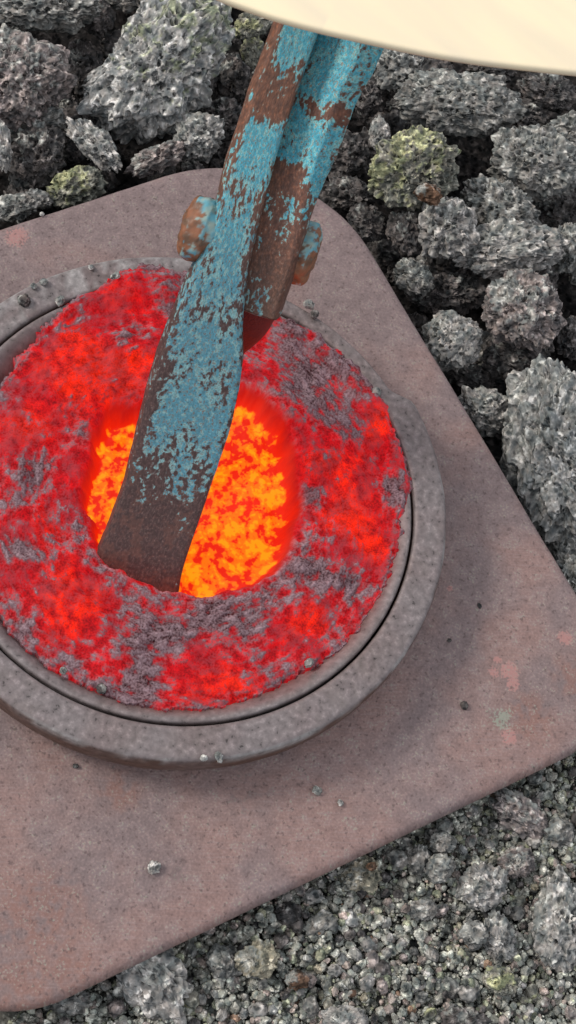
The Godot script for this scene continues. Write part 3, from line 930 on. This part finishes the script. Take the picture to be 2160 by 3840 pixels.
# ---------------------------------------------------------------- rocks
func build_rocks():
	var lay := Basis(CAM_X, CAM_Y, -CAM_F).orthonormalized()
	var rows := [
	["broad grey pitted rock in the top left corner of the photo", -1.0614, -0.16, -1.5496, 0.1762, 0.078, 0.0702, 0, 0],
	["pinkish grey rock at the left edge, under the rock in the top left corner", -0.9954, -0.13, -1.2185, 0.1642, 0.152, 0.1368, -15, 3],
	["largest light grey two-lobed boulder left of the tongs, greenish at its upper right", -0.642, -0.12, -1.4698, 0.2482, 0.1862, 0.1676, 48, 5],
	["dark porous rock between the left edge and the slanting pale rock", -0.8312, -0.2, -1.0625, 0.0899, 0.1045, 0.0809, 0, 2],
	["pale sliver of rock cut by the left edge beside the dark porous rock", -0.9132, -0.1, -0.9688, 0.0284, 0.0828, 0.0255, 10, 1],
	["long pale grey rock slanting down towards the upper left edge of the plate", -0.6836, -0.14, -1.1356, 0.1113, 0.0484, 0.0435, -42, 1],
	["pale mottled rock touching the rusty plate just left of the tongs", -0.4251, -0.15, -1.3319, 0.0814, 0.074, 0.0666, 10, 1],
	["flat pink-tinged grey rock lying along the upper left edge of the plate", -0.5017, -0.16, -1.2011, 0.0977, 0.0439, 0.0396, 24, 3],
	["olive grey stone half under the upper left edge of the plate", -0.6854, -0.2, -1.0093, 0.0846, 0.058, 0.0522, 24, 4],
	["small grey rock at the left edge just above the plate", -0.8016, -0.18, -0.8445, 0.0736, 0.0403, 0.0363, 8, 0],
	["little pale stone beside the olive grey stone above the plate edge", -0.7631, -0.22, -0.9307, 0.0434, 0.0289, 0.026, -20, 1],
	["rough grey rock squeezed between the pinkish grey rock and the dark porous one", -0.9125, -0.2, -1.1516, 0.1224, 0.0637, 0.0573, 5, 0],
	["dark rock in the gap between top left corner rock and largest boulder", -0.9154, -0.24, -1.6635, 0.0541, 0.0644, 0.0487, 0, 2],
	["dark rock deep in the hollow left of the largest boulder", -0.9031, -0.36, -1.5412, 0.0677, 0.0911, 0.0609, 0, 2],
	["brownish dark rock under the lower left lobe of the largest boulder", -0.7367, -0.27, -1.3309, 0.063, 0.0604, 0.0544, 0, 2],
	["olive coloured stone between the largest boulder and the top of the tongs", -0.4407, -0.1, -1.7889, 0.0687, 0.0407, 0.0366, 35, 4],
	["yellow stained stone under the olive coloured stone beside the tongs", -0.4102, -0.2, -1.7735, 0.0413, 0.0543, 0.0372, 0, 4],
	["blackish rock in the gap right of the largest boulder", -0.4537, -0.32, -1.7469, 0.0552, 0.0763, 0.0497, 0, 2],
	["dark rock behind the tongs above the pale mottled rock", -0.4083, -0.28, -1.5432, 0.0719, 0.0642, 0.0578, 10, 2],
	["grey rock right of the tongs, close under the cream board", 0.0363, -0.13, -1.9033, 0.0826, 0.08, 0.072, 0, 0],
	["dark rock against the right side of the upper tongs", -0.0108, -0.22, -1.8275, 0.0677, 0.0651, 0.0586, 0, 2],
	["wide flattened dark grey rock with layered surface under the cream board", 0.2739, -0.1, -1.8492, 0.207, 0.0997, 0.0897, -8, 0],
	["rock crusted with pale yellow-green lichen, right of the tongs", 0.2274, -0.04, -1.4788, 0.147, 0.1225, 0.1102, 14, 4],
	["dark rock with greenish tip below the left half of the lichen rock", 0.2904, -0.14, -1.321, 0.0566, 0.0762, 0.0509, 8, 2],
	["light knobbly rock directly below the lichen rock", 0.391, -0.07, -1.3585, 0.0926, 0.0975, 0.0833, 0, 1],
	["small brown stone wedged under the lichen rock", 0.3009, 0.05, -1.3486, 0.0429, 0.031, 0.0279, -10, 6],
	["small pale upright stone left of the top of the lichen rock", 0.0794, -0.16, -1.6497, 0.0355, 0.0559, 0.032, 0, 1],
	["dark rock right of the tongs above the rounded top corner of the plate", 0.006, -0.24, -1.5727, 0.0844, 0.0793, 0.0714, 0, 2],
	["dark low rock at the top corner of the plate, under the lichen rock", 0.0775, -0.25, -1.4548, 0.0786, 0.0558, 0.0502, -20, 2],
	["large rough grey rock at the right edge, level with the lichen rock", 0.57, -0.09, -1.7539, 0.162, 0.1139, 0.1025, -12, 0],
	["grey rock between the light knobbly rock and the right edge rocks", 0.5108, -0.12, -1.546, 0.1324, 0.09, 0.081, -22, 0],
	["long light pitted rock lying above the round boulder", 0.5882, -0.09, -1.3893, 0.1863, 0.0907, 0.0816, 2, 1],
	["grey rock cut by the right edge, right of the long light pitted rock", 0.7735, -0.13, -1.5283, 0.0775, 0.0775, 0.0697, 0, 0],
	["round pitted pinkish grey boulder near the right edge", 0.7007, -0.06, -1.1887, 0.1198, 0.1221, 0.1078, 0, 3],
	["rounded light rock touching the right edge of the plate, left of the round boulder", 0.5502, -0.13, -1.0302, 0.0909, 0.0957, 0.0818, 0, 1],
	["blackish crumbly rock between the plate and the round boulder", 0.4809, -0.24, -1.2599, 0.1245, 0.0697, 0.0627, 0, 2],
	["small grey rock against the plate under the light knobbly rock", 0.3643, -0.17, -1.2115, 0.0661, 0.0563, 0.0507, -30, 0],
	["dark rock tucked under the round boulder", 0.7436, -0.2, -1.1032, 0.0951, 0.0756, 0.068, 0, 2],
	["huge whitish pitted boulder at the right edge beside the plate", 0.9753, -0.1, -0.826, 0.161, 0.2859, 0.1449, 8, 5],
	["pale flat rock with yellowish foot between the plate and the whitish boulder", 0.7293, -0.18, -0.8825, 0.0953, 0.0691, 0.0622, -25, 1],
	["dark rock at the right under the cream board", 0.517, -0.16, -2.1039, 0.1029, 0.0607, 0.0546, -20, 2],
	["small dark rock right of the wide flattened rock", 0.4909, -0.22, -2.0291, 0.0662, 0.053, 0.0477, 0, 2],
	["grey rock at the right edge below the dark rock under the cream board", 0.6433, -0.17, -2.005, 0.0812, 0.0629, 0.0566, 0, 0],
	["dark rock at the right edge beside the round boulder", 0.8932, -0.19, -1.2659, 0.0593, 0.0691, 0.0533, 0, 2],
	["dark rock hugging the plate where its top corner curves", 0.1613, -0.2, -1.3436, 0.0647, 0.0573, 0.0515, -40, 2],
	["dark small rock in the gap above the pale flat rock", 0.6616, -0.26, -1.0253, 0.0685, 0.0441, 0.0396, -20, 2],
	["dark rock in shade below the middle of the cream board", 0.3098, -0.27, -2.2092, 0.0894, 0.0488, 0.0439, -10, 2],
	["dark rock in the gap below the large rough grey rock at the right edge", 0.7117, -0.25, -1.7572, 0.0911, 0.065, 0.0585, 0, 2],
	["light rock at the right edge below the whitish boulder", 1.1632, -0.22, -0.4967, 0.0695, 0.0926, 0.0625, 0, 1],
	["grey rock behind the top of the largest boulder", -0.8372, -0.2, -1.7958, 0.1165, 0.0647, 0.0582, 0, 0],
	["pale yellowish angular stone in the gravel below the plate", 0.714, -0.1, 0.8924, 0.0588, 0.053, 0.0477, 20, 7],
	["dark brown stone right of the pale yellowish stone in the gravel", 0.8201, -0.1, 0.8983, 0.0323, 0.0255, 0.0229, -10, 6],
	["brownish yellow crusty stone just under the lower edge of the plate", 0.8734, -0.12, 0.5839, 0.0611, 0.053, 0.0477, 10, 7],
	["upper of two round grey stones stacked near the plate's lower edge", 1.04, -0.1, 0.4215, 0.0371, 0.0351, 0.0316, 0, 0],
	["lower of two round grey stones stacked near the plate's lower edge", 1.0571, -0.09, 0.4884, 0.0429, 0.0409, 0.0368, 0, 0],
	["upright grey stone left of the two stacked round stones", 1.0074, -0.12, 0.483, 0.0329, 0.0474, 0.0296, 0, 0],
	["whitish knobbly stone right of the two stacked round stones", 1.1792, -0.1, 0.484, 0.0717, 0.0635, 0.0572, 0, 5],
	["long pinkish grey stone under the right end of the plate's lower edge", 1.2143, -0.11, 0.257, 0.0926, 0.0505, 0.0454, -32, 3],
	["big pale pinkish stone at the lower right edge", 1.4092, -0.12, 0.4847, 0.0865, 0.1338, 0.0778, 0, 5],
	["large pale grey slab at the bottom of the photo", 0.4766, -0.1, 1.0397, 0.1447, 0.0772, 0.0386, -52, 1],
	["grey stone at the bottom left, between the plate corner and the pale slab", 0.3337, -0.14, 1.1634, 0.0595, 0.0403, 0.0202, 0, 0],
	["grey stone left of the pale yellowish stone", 0.6386, -0.13, 0.9263, 0.0452, 0.0472, 0.0407, 0, 0],
	["dark stone in shade under the plate's lower edge", 0.5655, -0.17, 0.8239, 0.0522, 0.0381, 0.0343, 20, 2],
	["grey stone below the whitish knobbly stone", 1.1933, -0.1, 0.6023, 0.0405, 0.0364, 0.0328, 0, 0],
	["grey stone below and left of the brownish yellow crusty stone", 0.8277, -0.13, 0.7401, 0.0462, 0.0341, 0.0307, 30, 0],
	["dark stone just left of the middle of the gravel edge", 0.744, -0.15, 0.7469, 0.0403, 0.0343, 0.0308, 0, 2],
	["greenish stone in the gravel near the bottom right", 1.2996, -0.1, 0.6894, 0.0521, 0.0361, 0.0325, -20, 4],
	["pale stone at the bottom edge, under the brown one", 0.9666, -0.1, 0.9357, 0.0625, 0.0371, 0.0334, 0, 1],
	["dark flat stone at the bottom edge right of centre", 1.2478, -0.1, 0.8153, 0.0633, 0.0356, 0.032, 0, 2],
	["pale greenish upright stone beside the big pale pinkish stone", 1.2655, -0.12, 0.5826, 0.0469, 0.0672, 0.0422, 20, 1],
	["grey stone in the gravel under the upright grey stone", 1.0538, -0.12, 0.6014, 0.0386, 0.0305, 0.0274, 0, 0],
	["grey stone at the right edge just under the plate corner", 1.3227, -0.11, 0.2591, 0.0463, 0.0421, 0.0379, 0, 0],
	["pinkish stone between the long pinkish stone and the big pale one", 1.2458, -0.12, 0.3789, 0.052, 0.0416, 0.0375, 0, 3],
	["tiny orange-brown pebble near the bottom of the photo", 0.9533, -0.06, 0.8803, 0.0127, 0.0097, 0.0088, 20, 6],
	["tiny orange-brown pebble beside the brownish yellow crusty stone", 0.8833, -0.04, 0.5751, 0.015, 0.012, 0.0108, 0, 6],
	]
	var k := 0
	for q in rows:
		k += 1
		var r := Vector3(q[4], q[5], q[6]) * S * (1.17 if k <= 50 else 1.08)
		var size := maxf(q[4], q[5])
		var level := 6 if size > 0.098 and k <= 50 else (5 if size > 0.05 else 4)
		if size < 0.025: level = 3
		var lobes = null
		if k == 3: lobes = [[0.0, 0.0, 0.0, 0.62], [0.30, -0.05, 0.05, 0.70], [0.42, -0.3, 0.0, 0.55], [-0.38, -0.02, 0.12, 0.62], [-0.1, -0.32, 0.0, 0.60]]
		var o := put("lava_rock" if k <= 50 else ("stone" if size > 0.025 else "pebble"), stone(level, r, k, 1 if (k > 50 and q[8] == 5) else q[8], lobes), mat_rock)
		o.transform = Transform3D(lay * Basis(Vector3(0, 0, 1), deg_to_rad(q[7])), Vector3(q[1], q[2], q[3]) * S)
		tag(o, q[0], "rock" if k <= 50 else ("stone" if size > 0.025 else "pebble"), "volcanic rocks around the plate" if k <= 50 else "stones in the gravel below the plate")

func build_fillers():
	var rng := RandomNumberGenerator.new()
	rng.seed = 4242
	var kinds := []
	for t in 8:
		kinds.append(stone(4, Vector3(1.0, 0.8, 0.75) * 0.080 * S, 300 + t, [2, 2, 2, 2, 2, 0, 2, 2][t]))
	var n := 0
	var tries := 0
	while n < 160 and tries < 6000:
		tries += 1
		var p := Vector3(rng.randf_range(-1.6, 2.2), rng.randf_range(-0.46, -0.31), rng.randf_range(-2.2, 1.0))
		var q := plate_uv(p)
		if q.y > 0.9 or (absf(q.x) < 0.97 and absf(q.y) < 0.95): continue
		var im := image_of(p)
		if absf(im.x) > 0.60 or absf(im.y) > 1.05: continue
		n += 1
		var o := put("dark_rock", kinds[n % 8], mat_rock)
		o.transform = Transform3D(Basis.from_euler(Vector3(rng.randf() * TAU, rng.randf() * TAU, rng.randf() * TAU)).scaled(Vector3.ONE * rng.randf_range(0.55, 1.15)), p * S)
		tag(o, "dark rock fragment lying deep in the gaps between the larger volcanic rocks", "rock", "dark fragments in the gaps between the rocks")

func build_gravel():
	var rng := RandomNumberGenerator.new()
	rng.seed = 909
	var words := ["mid grey rough pebble", "pale grey rough pebble", "dark grey rough pebble", "pinkish grey rough pebble", "greenish pale pebble", "whitish pebble", "reddish brown pebble", "yellowish pebble"]
	var kinds := []
	for t in 8:
		for s in 3:
			kinds.append(stone(3, Vector3(1.0, 0.82, 0.72) * 0.02 * S, 500 + t * 7 + s, t, null, 0.9))
	var pick := [0, 0, 0, 1, 1, 1, 1, 2, 2, 3, 3, 4, 4, 5, 7, 0]
	var spots := PackedVector2Array()
	var n := 0
	var tries := 0
	while n < 300 and tries < 60000:
		tries += 1
		var u := rng.randf_range(-1.3, 1.35)
		var w := rng.randf_range(0.99, 1.95)
		var p := from_plate(u, w, rng.randf_range(-0.158, -0.132))
		var im := image_of(p)
		if absf(im.x) > 0.58 or absf(im.y) > 1.02: continue
		var clash := false
		for s in spots:
			if s.distance_squared_to(Vector2(u, w)) < 0.00085:
				clash = true
				break
		if clash: continue
		spots.append(Vector2(u, w))
		var t: int = pick[rng.randi() % pick.size()]
		var o := put("pebble", kinds[t * 3 + rng.randi() % 3], mat_rock)
		var big := rng.randf()
		o.transform = Transform3D(Basis.from_euler(Vector3(rng.randf() * TAU, rng.randf() * TAU, rng.randf() * TAU)).scaled(Vector3.ONE * (0.65 + 1.1 * big * big)), p * S)
		tag(o, words[t] + " lying loose in the gravel below the plate", "pebble", words[t] + "s in the gravel")
		n += 1
	# the finest gravel: one object
	var mm := MultiMesh.new()
	mm.transform_format = MultiMesh.TRANSFORM_3D
	mm.use_colors = true
	var grit := stone(3, Vector3(1.0, 0.8, 0.68) * 0.0105 * S, 781, 1, null, 1.6)
	mm.mesh = grit
	var where := []
	tries = 0
	while where.size() < 34000 and tries < 400000:
		tries += 1
		var u := rng.randf_range(-1.9, 1.7)
		var w := rng.randf_range(0.97, 2.2)
		var hill := 0.03 * lump.get_noise_2d(u * 5.0, w * 5.0)
		var p := from_plate(u, w, rng.randf_range(-0.175, -0.138) + hill)
		var im := image_of(p)
		if absf(im.x) > 0.95 or absf(im.y) > 1.3: continue
		var sc := 0.40 + 1.45 * pow(rng.randf(), 2.6)
		where.append(Transform3D(Basis.from_euler(Vector3(rng.randf() * TAU, rng.randf() * TAU, rng.randf() * TAU)).scaled(Vector3.ONE * sc), p * S))
	mm.instance_count = where.size()
	for i in where.size():
		mm.set_instance_transform(i, where[i])
		var b := rng.randf_range(0.68, 1.6)
		var tint := Color(b * 0.97, b, b * 0.94)
		var pickc := rng.randf()
		if pickc < 0.10: tint = Color(b * 0.95, b, b * 0.78)
		elif pickc < 0.2: tint = Color(b, b * 0.86, b * 0.82)
		elif pickc < 0.205: tint = Color(b * 0.8, b * 0.55, b * 0.42)
		mm.set_instance_color(i, tint)
	var g := MultiMeshInstance3D.new()
	g.name = "gravel"
	g.multimesh = mm
	g.material_override = mat_rock
	add_child(g)
	tag(g, "fine grey volcanic gravel covering the ground below the plate", "gravel", "", "stuff")

# rubble that goes on past the edges of the photograph: one object
func build_rubble():
	var rng := RandomNumberGenerator.new()
	rng.seed = 5151
	var where := []
	var tries := 0
	while where.size() < 420 and tries < 20000:
		tries += 1
		var p := Vector3(rng.randf_range(-4.0, 4.2), rng.randf_range(-0.34, -0.16), rng.randf_range(-4.2, 2.4))
		var q := plate_uv(p)
		var im := image_of(p)
		if q.y > 1.0 or (absf(q.x) < 1.12 and absf(q.y) < 1.12): continue
		if absf(im.x) < 0.72 and absf(im.y) < 1.16: continue
		where.append(Transform3D(Basis.from_euler(Vector3(rng.randf() * TAU, rng.randf() * TAU, rng.randf() * TAU)).scaled(Vector3.ONE * rng.randf_range(0.5, 1.3)), p * S))
	var mm := MultiMesh.new()
	mm.transform_format = MultiMesh.TRANSFORM_3D
	mm.use_colors = true
	mm.mesh = stone(5, Vector3(1.0, 0.8, 0.8) * 0.16 * S, 888, 0)
	mm.instance_count = where.size()
	for i in where.size():
		mm.set_instance_transform(i, where[i])
		var b := rng.randf_range(0.5, 1.2)
		mm.set_instance_color(i, Color(b, b, b))
	var o := MultiMeshInstance3D.new()
	o.name = "rubble"
	o.multimesh = mm
	o.material_override = mat_rock
	add_child(o)
	tag(o, "grey volcanic rubble going on around the rocks beside the plate", "rubble", "", "stuff")

func build_small_things():
	var rows := [
	["light grey slag crumb lying on the lower left of the plate", 0.3826, 0, 0.8197, 0.0209, 1],
	["grey slag crumb on the plate below the dish, the larger of a close pair", 0.6781, 0, 0.469, 0.0153, 0],
	["pale slag crumb on the plate below the dish, the smaller of a close pair", 0.7453, 0, 0.4712, 0.0102, 1],
	["black crumb on the plate under the lower left of the dish rim", 0.1039, 0, 0.6706, 0.009, 2],
	["dark greenish crumb on the plate right of the dish", 0.9505, 0, 0.0894, 0.0138, 2],
	["small dark crumb on the plate near the lower right of the dish rim", 0.8529, 0, -0.0644, 0.0075, 2],
	["dark crumb on the plate far right of the dish", 0.8942, 0, -0.195, 0.0087, 2],
	["white speck of slag on the upper left rim of the dish", -0.5347, 0.17, -0.4439, 0.0142, 5],
	["smaller white speck next to the white speck on the upper left rim", -0.5523, 0.17, -0.42, 0.0109, 5],
	["pale chip on the dish rim where lava spills over", -0.3732, 0.17, -0.5511, 0.0164, 5],
	["dark slag chip on the left rim of the dish", -0.5558, 0.165, -0.3681, 0.0238, 2],
	["grey chip at the groove on the upper left of the dish", -0.4729, 0.165, -0.4139, 0.0184, 1],
	["tiny whitish grain on the rim above the lava spill", -0.443, 0.17, -0.5481, 0.011, 5],
	["black chip on the rim right of the tongs", 0.1566, 0.17, -0.7081, 0.0154, 2],
	["grey flake on the rim right of the tongs", 0.1299, 0.17, -0.7294, 0.0199, 1],
	["pale crumb at the lava edge where the rim widens", 0.3991, 0.165, -0.5679, 0.0174, 1],
	["left white flake on the front edge of the dish rim", 0.3814, 0.165, 0.5663, 0.0116, 5],
	["right and larger white flake on the front edge of the dish rim", 0.4138, 0.165, 0.5487, 0.0146, 5],
	["small white grain at the upper left edge of the plate", -0.6775, 0, -0.7439, 0.0082, 5],
	["dark slag lump at the lower left lava edge", 0.0862, 0.15, 0.5121, 0.0166, 2],
	["grey slag lump at the lower right lava edge", 0.523, 0.15, 0.2249, 0.017, 1],
	["pale slag lump at the lava edge left of the dark one", -0.0155, 0.15, 0.5111, 0.0137, 1],
	]
	var k := 0
	for q in rows:
		k += 1
		var r: float = q[4]
		var o := put("slag_crumb", stone(3, Vector3(r, r * 0.8, r * 0.85) * S, 700 + k, q[5], null, 2.0), mat_rock)
		o.position = Vector3(q[1], q[2] + r * 0.45, q[3]) * S
		o.rotation.y = k * 1.7
		tag(o, q[0], "slag crumb", "slag crumbs on the plate and dish")
